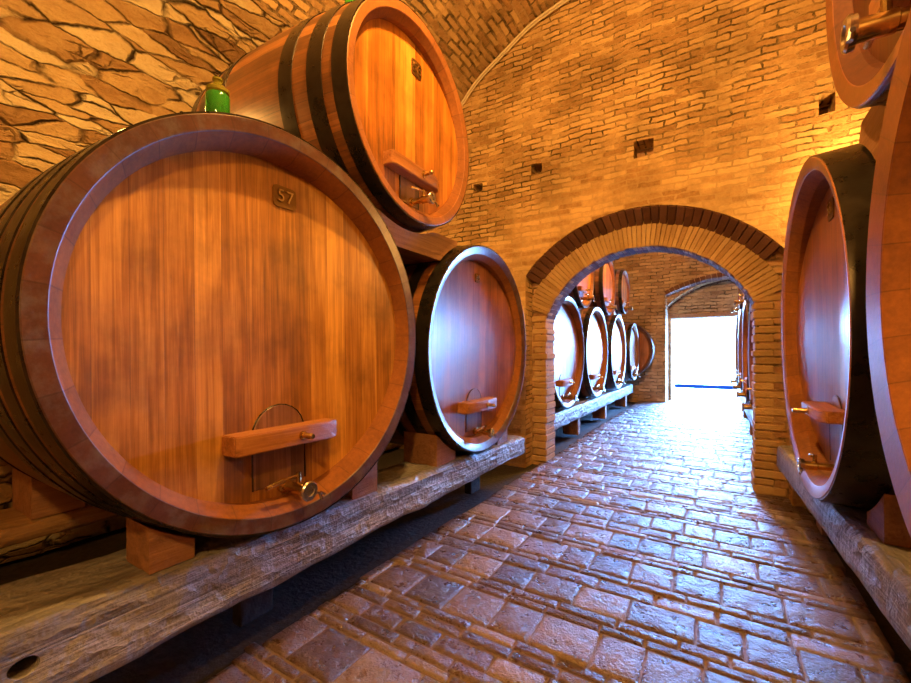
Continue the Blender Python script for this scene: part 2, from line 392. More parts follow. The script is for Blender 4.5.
    tube(bm, [(vx, ty+.012, tz+.058*ts), (vx, ty-.05*ts, tz+.056*ts), (vx, ty-.075*ts, tz+.05*ts)], .006*ts)
    tube(bm, [(vx, ty-.072*ts, tz+.051*ts), (vx, ty-.15*ts, tz+.038*ts)], [.012*ts, .009*ts])
    obj('handle', bm, M['brass'], tp)
    bm = bmesh.new(); xe = hx0+.06+L2
    lathe(bm, [(xe-.02, .028*ts), (xe-.018, .040*ts), (xe+.004, .042*ts), (xe+.012, .036*ts), (xe+.012, .022*ts), (xe+.004, .020*ts), (xe+.004, .001)], 'X', (0, ty, tz), 22)
    tube(bm, [(xe, ty+.034*ts, tz-.016*ts), (xe+.004, ty+.052*ts, tz-.022*ts), (xe+.012, ty+.058*ts, tz-.05*ts)], .007*ts, 8)
    tube(bm, [(xe, ty+.058*ts, tz-.02*ts), (xe+.01, ty+.078*ts, tz-.035*ts)], .006*ts, 8)
    obj('clamp', bm, M['steel'], tp)
    if number:
        py, pz, pw, ph = plate; py *= R; pz = z0+pz*R
        bm = bmesh.new(); px = hx(py)
        rc = .02; pl = []
        for (sx, sz, t0) in ((1, 1, 0), (-1, 1, 90), (-1, -1, 180), (1, -1, 270)):
            for t in (0, 45, 90):
                an = math.radians(t0+t); pl.append((py+sx*(pw/2-rc)+rc*math.cos(an), pz+sz*(ph/2-rc)+rc*math.sin(an)))
        prism(bm, pl, 'X', px-.01, px+.008)
        p = obj('number_plate', bm, M['plate'], root, smooth=False)
        cu = bpy.data.curves.new('number', 'FONT'); cu.body = number; cu.size = ph*.82; cu.extrude = .004; cu.align_x = 'CENTER'; cu.align_y = 'CENTER'
        cu.space_character = 1.15
        to = bpy.data.objects.new('tmp', cu); C.objects.link(to)
        me = bpy.data.meshes.new_from_object(to.evaluated_get(bpy.context.evaluated_depsgraph_get()))
        bpy.data.objects.remove(to)
        me.transform(Matrix(((0, 0, 1, px+.011), (1, 0, 0, py), (0, 1, 0, pz), (0, 0, 0, 1))))
        me.materials.clear(); me.materials.append(M[digits])
        d = bpy.data.objects.new('number', me); C.objects.link(d); d.parent = p
    return root

def both(hs, L): return hs + [(L-b, L-a) for (a, b) in hs]
LOW, UP = 'large casks standing on the timber beams', 'casks stacked on top of the lower rows'
cask('wine_cask', 'largest oak cask, plank head with brass tap and plate numbered 57, on the left beam', LOW, -1.836, 1.380, .124, 1.0, 1.8, .04, 0,
     both([(.004, .10), (.15, .25), (.31, .41), (.48, .57)], 1.8), 'head', 'staves', '57', seg=128, tilt=-.022, yaw=.009, tap_scale=1.2, slope=.004)
cask('wine_cask', 'cask between the largest cask and the brick pillar, head half white with daylight', LOW, -1.819, 3.460, .024, .94, 1.75, .05, 0,
     both([(.004, .12), (.20, .30), (.40, .50)], 1.75), 'head_red', 'staves', '56', plate=(.03, .72, .085, .085), tilt=.017, yaw=-.003, slope=.022)
cask('wine_cask', 'glowing orange cask with three broad black hoops, resting high above the largest cask', UP, -1.798, 2.403, 1.654, .728, 1.64, .085, 0,
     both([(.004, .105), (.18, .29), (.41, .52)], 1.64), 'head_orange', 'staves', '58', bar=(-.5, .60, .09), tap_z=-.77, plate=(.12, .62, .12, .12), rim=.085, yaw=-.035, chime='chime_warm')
cask('wine_cask', 'tall cask on the right beam beside the arch, broad black hoop behind its rim', LOW, .469, 3.435, .139, 1.03, 1.9, .04, PI,
     both([(.004, .20), (.45, .6)], 1.9), 'head_red', 'staves', '53', bar=(-.5, .6, .07), bolt=-.02, plate=(-.03, .73, .14, .13), tilt=-.016, yaw=-.01, chime='chime_warm')
cask('wine_cask', 'nearest cask on the right, only its rim inside the picture edge', LOW, .472, 1.252, .228, .9, 1.8, .02, PI,
     both([(.03, .13), (.3, .4)], 1.8), 'head_red', 'staves', None, rim=.14, chime='chime_red')
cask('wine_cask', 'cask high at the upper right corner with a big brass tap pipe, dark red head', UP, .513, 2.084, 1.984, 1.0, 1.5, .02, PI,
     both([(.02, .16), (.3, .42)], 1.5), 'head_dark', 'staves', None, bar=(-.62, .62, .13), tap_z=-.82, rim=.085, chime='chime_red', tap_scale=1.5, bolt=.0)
# far room, left row
FL = 'casks in the left row of the far room'
far_hoops = both([(.01, .10), (.2, .3), (.4, .48)], 1.5)
for (X, Y, Z, R, lab) in ((-2.04, 6.76, 0.0, .90, 'lower cask in the far room nearest the archway, partly behind the pale brick jamb'),
                          (-2.04, 8.70, 0.0, .90, 'second lower cask from the archway in the far room, white daylit head'),
                          (-2.00, 10.62, 0.0, .88, 'third lower cask from the archway in the far room'),
                          (-1.93, 12.40, 0.0, .78, 'fourth lower cask of the far left row, in front of the round purple cask')):
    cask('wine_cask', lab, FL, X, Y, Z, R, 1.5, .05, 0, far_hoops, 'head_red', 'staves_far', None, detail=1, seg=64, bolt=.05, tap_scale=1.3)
for (X, Y, Z, R, lab) in ((-2.02, 7.66, 1.45, .65, 'upper cask of the far left row half hidden by the arch, nearest of three'),
                          (-2.02, 9.66, 1.47, .65, 'upper cask of the far left row with a glowing yellow head, middle of three'),
                          (-2.00, 11.46, 1.55, .56, 'small upper cask of the far left row against the end wall, farthest of three')):
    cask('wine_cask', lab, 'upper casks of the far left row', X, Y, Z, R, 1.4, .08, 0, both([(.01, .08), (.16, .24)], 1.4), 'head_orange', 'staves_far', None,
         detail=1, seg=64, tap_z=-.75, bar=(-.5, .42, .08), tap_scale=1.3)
cask('wine_cask', 'round purple cask facing the archway at the end of the far left row', FL, -2.42, 13.24, .05, .84, .54, .02, -PI/2,
     [(.01, .08), (.2, .27)], 'head_red', 'staves_far', None, detail=1, seg=64)
# far room, right row, seen almost edge on
for i, Y in enumerate((6.95, 8.85, 10.75, 12.65)):
    cask('wine_cask', ['cask just behind the right brick jamb in the far right row, edge on', 'second lower cask from the right jamb in the far right row',
         'third lower cask from the right jamb in the far right row', 'lower cask beside the bright doorway in the far right row'][i],
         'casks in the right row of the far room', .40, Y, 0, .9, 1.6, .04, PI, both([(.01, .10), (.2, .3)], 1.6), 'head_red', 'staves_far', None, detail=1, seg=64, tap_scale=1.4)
for i, Y in enumerate((7.9, 9.8, 11.68)):
    cask('wine_cask', ['upper cask above the far right row, nearest the arch', 'upper cask above the far right row, second from the arch',
         'upper cask above the far right row, nearest the doorway'][i],
         'upper casks of the far right row', .42, Y, 1.45, .64, 1.5, .06, PI, both([(.01, .08), (.16, .24)], 1.5), 'head_red', 'staves_far', None, detail=1, seg=64, tap_z=-.75, tap_scale=1.3)

# ------------------------------------------------------------------ beams, chocks, saddles
def rough_box(lo, hi, dy=.08, amp=.012, top=None, xf=None, freq=3.5, seed=0):
    """hewn timber along Y; top(y) gives its upper face, xf(y) shifts it sideways"""
    bm = bmesh.new()
    ny = max(2, int((hi[1]-lo[1])/dy)); w, h = hi[0]-lo[0], hi[2]-lo[2]
    nx, nz = max(3, int(w/.05)), max(3, int(h/.04))
    per = [(i/nx, 0) for i in range(nx)] + [(1, j/nz) for j in range(nz)] + [(1-i/nx, 1) for i in range(nx)] + [(0, 1-j/nz) for j in range(nz)]
    rings = []
    for k in range(ny+1):
        y = lo[1]+(hi[1]-lo[1])*k/ny; zt = top(y) if top else hi[2]; ring = []
        for (a, b) in per:
            p = Vector((lo[0]+w*a + (xf(y) if xf else 0), y, lo[2]+(zt-lo[2])*b))
            cx, cz = abs(a-.5)*2, abs(b-.5)*2
            rnd = max(0, cx+cz-1.80)*.10
            nrm = Vector((a-.5, 0, b-.5)); nrm = nrm.normalized() if nrm.length else nrm
            q = Vector((p.x*freq*1.6+seed, y*freq*.8, p.z*freq*1.6))
            f = noise.noise(q)*amp + noise.noise(q*3.1)*amp*.5 - abs(noise.noise(Vector((p.x*9+seed, y*2.2, p.z*13))))*amp*.8
            ring.append(bm.verts.new(p + nrm*(f - rnd)))
        rings.append(ring)
    for a, b in zip(rings, rings[1:]):
        for i in range(len(per)):
            j = (i+1) % len(per); bm.faces.new((a[i], a[j], b[j], b[i]))
    bm.faces.new(rings[0]); bm.faces.new(rings[-1])
    return bm
def cut(o, loc, r, depth, axis='X', scale=(1, 1, 1)):
    bm = bmesh.new(); lathe(bm, [(-depth, r), (depth, r)], axis, (0, 0, 0), 28, True, True)
    for v in bm.verts: v.co = Vector(v.co)*Vector(scale) + Vector(loc)
    bmesh.ops.recalc_face_normals(bm, faces=bm.faces)
    me = bpy.data.meshes.new('c'); bm.to_mesh(me); bm.free()
    c = bpy.data.objects.new('c', me); C.objects.link(c)
    md = o.modifiers.new('b', 'BOOLEAN'); md.object = c; md.operation = 'DIFFERENCE'; md.solver = 'EXACT'
    new = bpy.data.meshes.new_from_object(o.evaluated_get(bpy.context.evaluated_depsgraph_get()))
    o.modifiers.clear(); o.data = new; bpy.data.objects.remove(c)

ltop = lambda y: H-.858-.0249*y
BG = 'timber beams carrying the casks'
lb = tag(obj('timber_beam', rough_box((-2.28, -1.2, H-1.185), (-1.875, 4.5, H-.9), top=ltop, amp=.016), M['beam']), 'rough hewn grey beam with a bored hole, under the fronts of the left casks', 'beam', BG)
cut(lb, (-1.875, .40, H-1.01), .032, .12, 'X', (1, 1.2, 1))
tag(obj('timber_beam', rough_box((-3.45, -1.2, H-1.0), (-3.03, 5.12, H-.9), top=lambda y: ltop(y)-.01, seed=4), M['beam_warm']), 'brown beam in the dark behind the hewn one, under the back of the largest cask', 'beam', BG)
tag(obj('timber_beam', rough_box((.60, -.6, H-1.15), (1.0, 5.12, H-.9), seed=9, amp=.008, xf=lambda y: -.04*(y-2.4)), M['beam']), 'grey beam under the tall cask on the right side of the aisle', 'beam', BG)
tag(obj('timber_beam', rough_box((1.9, -.6, H-1.15), (2.3, 5.12, H-.9), seed=12, amp=.008), M['beam_warm']), 'beam at the right wall under the backs of the right casks', 'beam', BG)
tag(obj('timber_beam', rough_box((-2.46, 5.95, H-1.2), (-2.07, 13.0, H-.93), seed=15), M['beam']), 'pale blue lit beam under the left casks of the far room', 'beam', BG)
tag(obj('timber_beam', rough_box((-3.4, 5.95, H-1.2), (-3.0, 13.0, H-.93), seed=15), M['beam_warm']), 'beam at the back of the far left row, along the wall', 'beam', BG)
tag(obj('timber_beam', rough_box((.45, 5.95, H-1.2), (.85, 13.4, H-.93), seed=19), M['beam']), 'beam under the far right row of casks, leading to the doorway', 'beam', BG)
tag(obj('timber_beam', rough_box((1.5, 5.95, H-1.2), (1.9, 13.4, H-.93), seed=21), M['beam_warm']), 'beam at the back of the far right row, along the wall', 'beam', BG)

def post(x0, x1, y, zt, label, w=.24, group='supports under the beams', mat='block', z0=0.0):
    bm = bmesh.new(); box(bm, (x0, y-w/2, z0), (x1, y+w/2, zt), .012)
    tag(obj('support_block', bm, M[mat], smooth=False), label, 'support block', group)
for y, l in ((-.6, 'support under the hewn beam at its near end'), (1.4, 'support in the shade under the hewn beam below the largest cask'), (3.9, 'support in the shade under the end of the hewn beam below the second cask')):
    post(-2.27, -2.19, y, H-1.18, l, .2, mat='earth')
for y, l in ((-.3, 'support at the near end of the right beam'), (2.3, 'support under the right beam between the two casks'), (4.6, 'support under the right beam close to the arch')):
    post(.72, .95, y, H-1.14, l)
for y, l in ((6.2, 'pale support under the far left beam just past the archway'), (7.6, 'support under the far left beam between its first two casks'), (9.75, 'post under the far left beam below the third cask'), (12.2, 'post under the far left beam near the end wall')):
    post(-2.4, -2.12, y, H-1.19, l, .16)
for y, l in ((7.4, 'blue lit post under the far right beam, nearest the jamb'), (9.3, 'middle post under the far right beam'), (11.6, 'post under the far right beam next to the doorway')):
    post(.5, .8, y, H-1.19, l, .16)
for x in (-3.35, ):
    for y, l in ((.2, 'support under the rear left beam, near end'), (3.2, 'support under the rear left beam behind the second cask')): post(x, x+.28, y, H-.99, l)
for y, l in ((.2, 'support under the beam at the right wall, near end'), (3.4, 'support under the beam at the right wall behind the tall cask')): post(1.95, 2.25, y, H-1.14, l)
for y, l in ((7.0, 'support under the back beam of the far left row, near its start'), (12., 'support under the back beam of the far left row, near its end')): post(-3.35, -3.05, y, H-1.19, l)
for y, l in ((7.0, 'support under the back beam of the far right row, near its start'), (12., 'support under the back beam of the far right row, near its end')): post(1.55, 1.85, y, H-1.19, l)

def chock(label, x0, x1, y0, y1, zb, cy, cz, r, mat='block'):
    """block whose top is shaped to the cask (cy, cz, r) resting between it"""
    bm = bmesh.new(); n = 6; pl = [(y1, zb), (y0, zb)]
    for k in range(n+1):
        y = y0+(y1-y0)*k/n
        pl.append((y, min(cz - math.sqrt(max(.001, r*r-(y-cy)**2)) - .002, zb+.26)))
    prism(bm, [(p[0], p[1]+H) for p in pl], 'X', x0, x1)
    tag(obj('chock', bm, M[mat], smooth=False), label, 'chock', 'chocks wedging the casks')
chock('brown chock on the hewn beam at the near side of the largest cask', -2.12, -1.91, .76, .93, -.885, 1.379, .119, 1.025)
chock('pale chock on the hewn beam at the far side of the largest cask', -2.26, -1.90, 1.84, 2.06, -.915, 1.379, .119, 1.032)
chock('upright chock on the rear beam behind the largest cask', -3.42, -3.06, .68, .90, -.885, 1.379, .119, 1.045)
chock('chock on the hewn beam at the near side of the second cask', -2.26, -1.92, 2.78, 3.06, -.935, 3.467, .026, .975)
chock('chock on the hewn beam at the far side of the second cask', -2.26, -1.92, 3.88, 4.12, -.96, 3.467, .026, .975)
chock('chock on the right beam at the near side of the tall cask', .66, .98, 2.72, 2.98, -.897, 3.42, .134, 1.06)
chock('chock on the right beam at the far side of the tall cask', .60, .94, 3.86, 4.10, -.897, 3.42, .134, 1.06)
chock('tall chock on the right beam under the nearest right cask', .68, 1.0, .98, 1.52, -.897, 1.252, .228, .912)
# saddles under the upper casks: shaped to the casks above and below
def saddle_poly(label, pts, x0, x1, mat='block'):
    bm = bmesh.new(); prism(bm, [(p[0], p[1]+H) for p in pts], 'X', x0, x1)
    tag(obj('saddle', bm, M[mat], smooth=False), label, 'saddle', 'saddles between the stacked casks')
def saddle_pts(A, B, T, w, w2=None, cap=.25):
    """A, B lower casks, T upper: (cy, cz, r). Beam that lies across A and B with a hollow for T"""
    mid = T[0]; ya, yb = mid-w, mid+(w2 or w)
    up = [(y, min(T[1]-T[2]+cap, T[1]-math.sqrt(max(1e-4, T[2]**2-(y-T[0])**2)))) for y in [ya+.05+(yb-ya-.1)*k/16 for k in range(17)]]
    def under(y):
        zs = []
        for (c, z, r) in (A, B):
            if abs(y-c) < r: zs.append(z+math.sqrt(r*r-(y-c)**2))
        return max(zs) if zs else -9
    base = min(p[1] for p in up)-.14
    dn = [(y, max(under(y)+.002, base)) for y in [yb-(yb-ya)*k/20 for k in range(21)]]
    dn = [p for p in dn if p[1] < min(T[1]-T[2]+cap, T[1]-math.sqrt(max(1e-4, T[2]**2-(p[0]-T[0])**2)))-.01]
    up = [p for p in up if p[1] > max(under(p[0]), base)+.01]
    return up+dn
saddle_poly('curved brown saddle under the glowing orange cask', saddle_pts((1.379, .119, 1.035), (3.467, .026, .975), (2.39, 1.654, .775), .50, .80, .07), -2.25, -1.90)
saddle_poly('rear saddle behind the curved one under the glowing orange cask', saddle_pts((1.379, .119, 1.05), (3.467, .026, .985), (2.365, 1.654, .795), .55, .55, .12), -3.1, -2.8)
saddle_poly('saddle under the cask at the upper right corner', saddle_pts((1.252, .228, .918), (3.42, .134, 1.06), (2.084, 1.984, 1.02), .55, .86, .20), .62, .95)
for (ya, ra, yb, rb, yt, zt, rt, l) in ((6.76, .93, 8.70, .93, 7.66, 1.45, .68, 'saddle under the nearest upper cask of the far left row'),
                                        (8.70, .93, 10.62, .91, 9.66, 1.47, .68, 'saddle under the middle upper cask of the far left row'),
                                        (10.62, .91, 12.40, .81, 11.46, 1.55, .60, 'saddle under the farthest upper cask of the far left row')):
    saddle_poly(l, saddle_pts((ya, 0, ra), (yb, 0, rb), (yt, zt, rt), .5), -2.55, -2.2)
for (ya, yb, yt, l) in ((6.95, 8.85, 7.9, 'saddle under the nearest upper cask of the far right row'), (8.85, 10.75, 9.8, 'saddle under the second upper cask of the far right row'), (10.75, 12.65, 11.68, 'saddle under the upper cask by the doorway in the far right row')):
    saddle_poly(l, saddle_pts((ya, 0, .925), (yb, 0, .925), (yt, 1.45, .67), .5), .6, .95)

# ------------------------------------------------------------------ glass airlocks and cables
def airlock(label, x, y, zb, h, r):
    t = thing('glass_airlock', label, 'glass airlock', (x, y, zb), 0, 'green glass airlocks on the casks')
    bm = bmesh.new()
    lathe(bm, [(0, r*.5), (.0, r*.93), (.006, r), (h*.62, r), (h*.66, r*.9), (h*.66, r*.8), (.01, r*.85), (.01, .001)], 'Z', (0, 0, 0), 32, True)
    obj('cup', bm, M['jar'], t)
    bm = bmesh.new()
    lathe(bm, [(h*.665, r*.78), (h*.70, r*.95), (h*.76, r*.96), (h*.84, r*.62), (h*.86, r*.34), (h*.95, r*.34), (h*.955, r*.44), (h, r*.42), (h, .001)], 'Z', (0, 0, 0), 32, True)
    obj('cap', bm, M['jar_cap'], t)
airlock('green glass airlock with a knobbed lid standing on top of the largest cask', -2.08, 1.12, H+1.105, .235, .054)
airlock('green glass airlock on top of the glowing orange cask, cut by the picture edge', -2.3, 2.22, H+2.43, .27, .054)
for dr, dyy, l in ((.0, 0.0, 'thicker pale cable following the curve where brick wall meets vault'), (.045, .035, 'thinner cable beside the thicker one along the vault curve')):
    pts = []
    for k in range(49):
        t = math.radians(139-k*2.2)
        r = 3.455-dr-.012*math.sin(k*.9)
        pts.append((-.77+r*math.cos(t), 5.155-dyy*.3, H+1.07+r*math.sin(t)))
    bm = bmesh.new(); tube(bm, pts, .017-dr*.15, 8)
    tag(obj('cable', bm, M['cable']), l, 'cable', 'cables along the vault')

# ------------------------------------------------------------------ shell
VX, VZ, VR = -.77, 1.07, 3.51
XL, XR = VX-VR, VX+VR
def strip(profile, y0, y1, dy, amp=0.0, freq=2.0, ax=(1.0, 2.5)):
    """surface swept along Y: profile is a list of (x, z); uv = (y, length along the profile)"""
    bm = bmesh.new(); uvl = bm.loops.layers.uv.new()
    L = [0]
    for a, b in zip(profile, profile[1:]): L.append(L[-1]+math.dist(a, b))
    n = max(1, round((y1-y0)/dy)); rows = []
    for k in range(n+1):
        y = y0+(y1-y0)*k/n; row = []
        for (x, z) in profile:
            p = Vector((x, y, z+H))
            if amp:
                c = Vector((VX, y, VZ+H)); d = p-c
                if z < VZ: d = Vector((p.x-VX, 0, 0))
                d.normalize()
                q = Vector((p.x*freq, y*freq*ax[0], p.z*freq*ax[1]))
                p += d*(noise.noise(q)*amp + noise.noise(q*2.7)*amp*.55 + noise.noise(q*6.1)*amp*.25)
            row.append(bm.verts.new(p))
        rows.append(row)
    # outer face of the masonry
    ext = []
    for y in (y0-.1, y1):
        row = []
        for i, (x, z) in enumerate(profile):
            d = Vector((x-VX, 0, max(0, z-VZ))).normalized()*.45
            if i in (0, len(profile)-1):
                q0 = profile[1] if i == 0 else profile[-2]; t = Vector((x-q0[0], 0, z-q0[1])).normalized()*.15
            else: t = Vector((0, 0, 0))
            row.append(bm.verts.new(Vector((x, y, z+H))+d+t))
        ext.append(row)
    m = len(profile)
    for i in range(m-1):
        bm.faces.new((ext[0][i], ext[0][i+1], ext[1][i+1], ext[1][i]))
        bm.faces.new((rows[0][i], rows[0][i+1], ext[0][i+1], ext[0][i])); bm.faces.new((rows[-1][i], rows[-1][i+1], ext[1][i+1], ext[1][i]))
    for i in (0, m-1):
        bm.faces.new([r[i] for r in rows] + [ext[1][i], ext[0][i]])
    for k in range(n):
        for i in range(len(profile)-1):
            f = bm.faces.new((rows[k][i], rows[k][i+1], rows[k+1][i+1], rows[k+1][i]))
            for lp, (a, b) in zip(f.loops, ((k, i), (k, i+1), (k+1, i+1), (k+1, i))):
                lp[uvl].uv = (y0+(y1-y0)*a/n, L[b])
    return bm
def arcp(t0, t1, n): return [(VX+VR*math.cos(math.radians(t0+(t1-t0)*k/n)), VZ+VR*math.sin(math.radians(t0+(t1-t0)*k/n))) for k in range(n+1)]
tS = 180-math.degrees(math.asin((3.2-VZ)/VR))          # where the rubble stops and the vault bricks begin
Y0, Y1, Y2 = -3.0, 5.2, 13.8
struct(obj('wall_left', strip([(XL, -1.5+.08*k*VZ/1.0) for k in range(0, 30) if -1.5+.08*k < VZ] + arcp(180, tS, 56), Y0, 5.46, .05, .05, 2.2), M['stone'], angle=80))
struct(obj('wall_right', strip([(XR, -1.5), (XR, -.5), (XR, .5)] + arcp(0, 30, 12), Y0, 5.46, .3, .02, 2.0), M['brick_vault'], angle=80))
struct(obj('ceiling', strip(arcp(30, tS, 60), Y0, 5.46, .1, .012, 3.0), M['brick_vault'], angle=80))
struct(obj('ceiling_far', strip([(XL, -1.5), (XL, 0.)] + arcp(180, 0, 60) + [(XR, 0.), (XR, -1.5)], 5.6, 14.0, .2, .02, 2.0), M['brick_vault'], angle=80))

def wall_with_openings(loops, y0, y1, outer, uvoff=0):
    """flat wall between y0 (facing the eye) and y1 with openings given as (x, z) loops"""
    bm = bmesh.new(); uvl = bm.loops.layers.uv.new()
    def ring(pts, y): return [bm.verts.new((p[0], y, p[1]+H)) for p in pts]
    allr = []
    for y in (y0, y1):
        es = []; rs = []
        for pts in [outer]+loops:
            r = ring(pts, y); rs.append(r)
            for i in range(len(r)): es.append(bm.edges.new((r[i], r[(i+1) % len(r)])))
        allr.append(rs)
        bmesh.ops.triangle_fill(bm, edges=es, use_beauty=True, use_dissolve=False)
    for ra, rb in zip(*allr):
        for i in range(len(ra)):
            j = (i+1) % len(ra); bm.faces.new((ra[i], ra[j], rb[j], rb[i]))
    bmesh.ops.recalc_face_normals(bm, faces=bm.faces)
    for f in bm.faces:
        n = f.normal
        for lp in f.loops:
            c = lp.vert.co
            if abs(n.y) > .7: lp[uvl].uv = (c.x, c.z)
            elif abs(n.x) > .7: lp[uvl].uv = (c.y, c.z)
            else: lp[uvl].uv = (c.y, c.x)
    return bm
def arch_loop(x0, z0, r, xa, xb, n=40, bottom=-1.6):
    """opening: jambs at xa, xb up to the arc of radius r about (x0, z0)"""
    ta = math.acos(max(-1, min(1, (xa-x0)/r))); tb = math.acos(max(-1, min(1, (xb-x0)/r)))
    return [(xa, bottom)] + [(x0+r*math.cos(ta+(tb-ta)*k/n), z0+r*math.sin(ta+(tb-ta)*k/n)) for k in range(n+1)] + [(xb, bottom)]
def at_y(px, py, Y):
    f, vx, hy = 418., 717.4, 351.8; th = math.atan((vx-455.5)/f); c, s = math.cos(th), math.sin(th)
    u, v = (px-455.5)/f, (hy-py)/f; t = Y/(u*s+c)
    return t*(u*c-s), t*v
OUT = [(-4.9, -1.7), (3.4, -1.7), (3.4, 5.2), (-4.9, 5.2)]
BIG = (-.80, -.07, 1.74)
SMALL = (-.80, .03, 1.235)
holes = []
for (px, py, w, h) in ((478, 188, .15, .13), (536.5, 168.6, .15, .14), (643.5, 148, .21, .20), (827, 103, .12, .2)):
    x, z = at_y(px, py, 5.2)
    holes.append([(x-w/2, z-h/2), (x-w/2, z+h/2), (x+w/2, z+h/2-.01), (x+w/2, z-h/2+.01)])
struct(obj('wall_back', wall_with_openings([arch_loop(*BIG, -2.16, .62, 48)] + holes, 5.2, 5.44, OUT), M['brick_wall'], smooth=False))
struct(obj('wall_back_inner', wall_with_openings([arch_loop(*SMALL, -1.97, .34, 48)], 5.445, 5.78, OUT), M['brick_pier'], smooth=False))
def ring_bricks(x0, z0, r0, r1, ya, yb, ta, tb, n, jit=.008, tilt=0.0, slope=0.0):
    """arch ring of separate bricks; slope lowers its far edge"""
    bm = bmesh.new()
    for k in range(n):
        a0 = ta+(tb-ta)*(k+.05)/n; a1 = ta+(tb-ta)*(k+.95)/n; j = random.uniform(-jit, jit); j2 = random.uniform(-jit, jit)
        vs = []
        for (y, s) in ((ya+j, 0), (yb, slope)):
            for (r, t) in ((r0+j2-s, a0), (r1, a0), (r1, a1), (r0+j2-s, a1)):
                vs.append(bm.verts.new((x0+r*math.cos(t), y, z0+H+r*math.sin(t))))
        for q in ((0, 1, 2, 3), (7, 6, 5, 4), (0, 4, 5, 1), (1, 5, 6, 2), (2, 6, 7, 3), (3, 7, 4, 0)): bm.faces.new([vs[i] for i in q])
    bmesh.ops.bevel(bm, geom=bm.edges[:], offset=.004, segments=1, affect='EDGES')
    return bm
D = math.radians
# relieving arch, soffit shade painted into its bricks (its underside slopes down into the wall) and the pale voussoirs of the opening
struct(obj('trim_1', ring_bricks(BIG[0], BIG[1], BIG[2]-.012, BIG[2]+.01, 5.215, 5.44, D(40), D(142), 34, .005, slope=.15), M['shaded_voussoir'], smooth=False))
struct(obj('trim_2', ring_bricks(SMALL[0], SMALL[1], SMALL[2]-.005, SMALL[2]+.30, 5.425, 5.60, D(24), D(158), 62, .008), M['voussoir'], smooth=False))
struct(obj('trim_3', ring_bricks(SMALL[0], SMALL[1], SMALL[2]-.008, SMALL[2]+.03, 5.452, 5.79, D(20), D(160), 44, .003), M['shaded_voussoir'], smooth=False))
# toothed brick edges of the jambs
def jamb(x, sgn, y0, y1, z1, h=.085):
    bm = bmesh.new(); z = 0.0; k = 0
    while z < z1:
        hh = h*random.uniform(.85, 1.15); j = random.uniform(-.012, .012); d = .16 if k % 2 else .26
        box(bm, (min(x+sgn*(.012+j), x-sgn*d), y0-.012+random.uniform(-.006, .008), z+.008), (max(x+sgn*(.012+j), x-sgn*d), y1, z+hh-.006), .008, 1)
        z += hh; k += 1
    return bm
struct(obj('trim_4', jamb(-1.97, 1, 5.445, 5.79, H+.42), M['voussoir'], smooth=False))
struct(obj('trim_5', jamb(.34, -1, 5.445, 5.79, H+.55), M['voussoir'], smooth=False))
# end wall and the vaulted passage to the doorway
EX, ER = .40, 2.15
ez = 2.13-ER
DL, DR = -1.30, 2.1
def seg_arc(x0, xa, xb, zs, zc, n=24):
    half = (xb-xa)/2; rise = zc-zs; r = (half*half+rise*rise)/(2*rise); xm = (xa+xb)/2; z0 = zc-r
    ta = math.atan2(zs-z0, xa-xm); tb = math.atan2(zs-z0, xb-xm)
    return [(xm+r*math.cos(ta+(tb-ta)*k/n), z0+r*math.sin(ta+(tb-ta)*k/n)) for k in range(n+1)], (xm, z0, r)
fa, fc = seg_arc(0, DL, DR, 1.70, 2.12)
struct(obj('wall_end', wall_with_openings([[(DL, -1.6)] + fa + [(DR, -1.6)]], 13.8, 14.05, OUT), M['brick_end'], smooth=False))
ba, bc = seg_arc(0, DL, DR, 1.36, 2.10)
bm = wall_with_openings([[(DL, -1.6)] + ba + [(DR, -1.6)]], 14.05, 14.6, OUT)
struct(obj('wall_passage', bm, M['brick_pier'], smooth=False))
struct(obj('trim_6', ring_bricks(fc[0], fc[1], fc[2]-.02, fc[2]+.10, 13.78, 14.06, PI-math.acos((DL-fc[0])/fc[2])*0 - (PI-math.acos((DL-fc[0])/fc[2])), math.acos((DR-fc[0])/fc[2]), 26, .01, slope=.05), M['shaded_voussoir'], smooth=False))
struct(obj('trim_7', ring_bricks(bc[0], bc[1], bc[2]-.03, bc[2]+.05, 14.5, 14.62, math.acos((DL-bc[0])/bc[2]), math.acos((DR-bc[0])/bc[2]), 26, .01), M['shaded_voussoir'], smooth=False))
# brick infill over the doorway, on its lintel
LZ = 1.04
bm = wall_with_openings([[(-1.22, -1.6), (-1.22, LZ), (1.95, LZ), (1.95, -1.6)]], 14.6, 15.8, OUT)
struct(obj('wall_doorway', bm, M['brick_end'], smooth=False))
bm = bmesh.new(); box(bm, (-1.28, 14.57, H+LZ), (2.05, 14.8, H+LZ+.12), .01)
struct(obj('trim_8', bm, M['block'], smooth=False))
bm = bmesh.new(); box(bm, (-4.9, -3.3, -.1), (3.4, -2.95, 6.7)); 
uvl = bm.loops.layers.uv.new()
for f in bm.faces:
    for lp in f.loops: lp[uvl].uv = (lp.vert.co.x, lp.vert.co.z)
struct(obj('wall_rear', bm, M['brick_pier'], smooth=False))

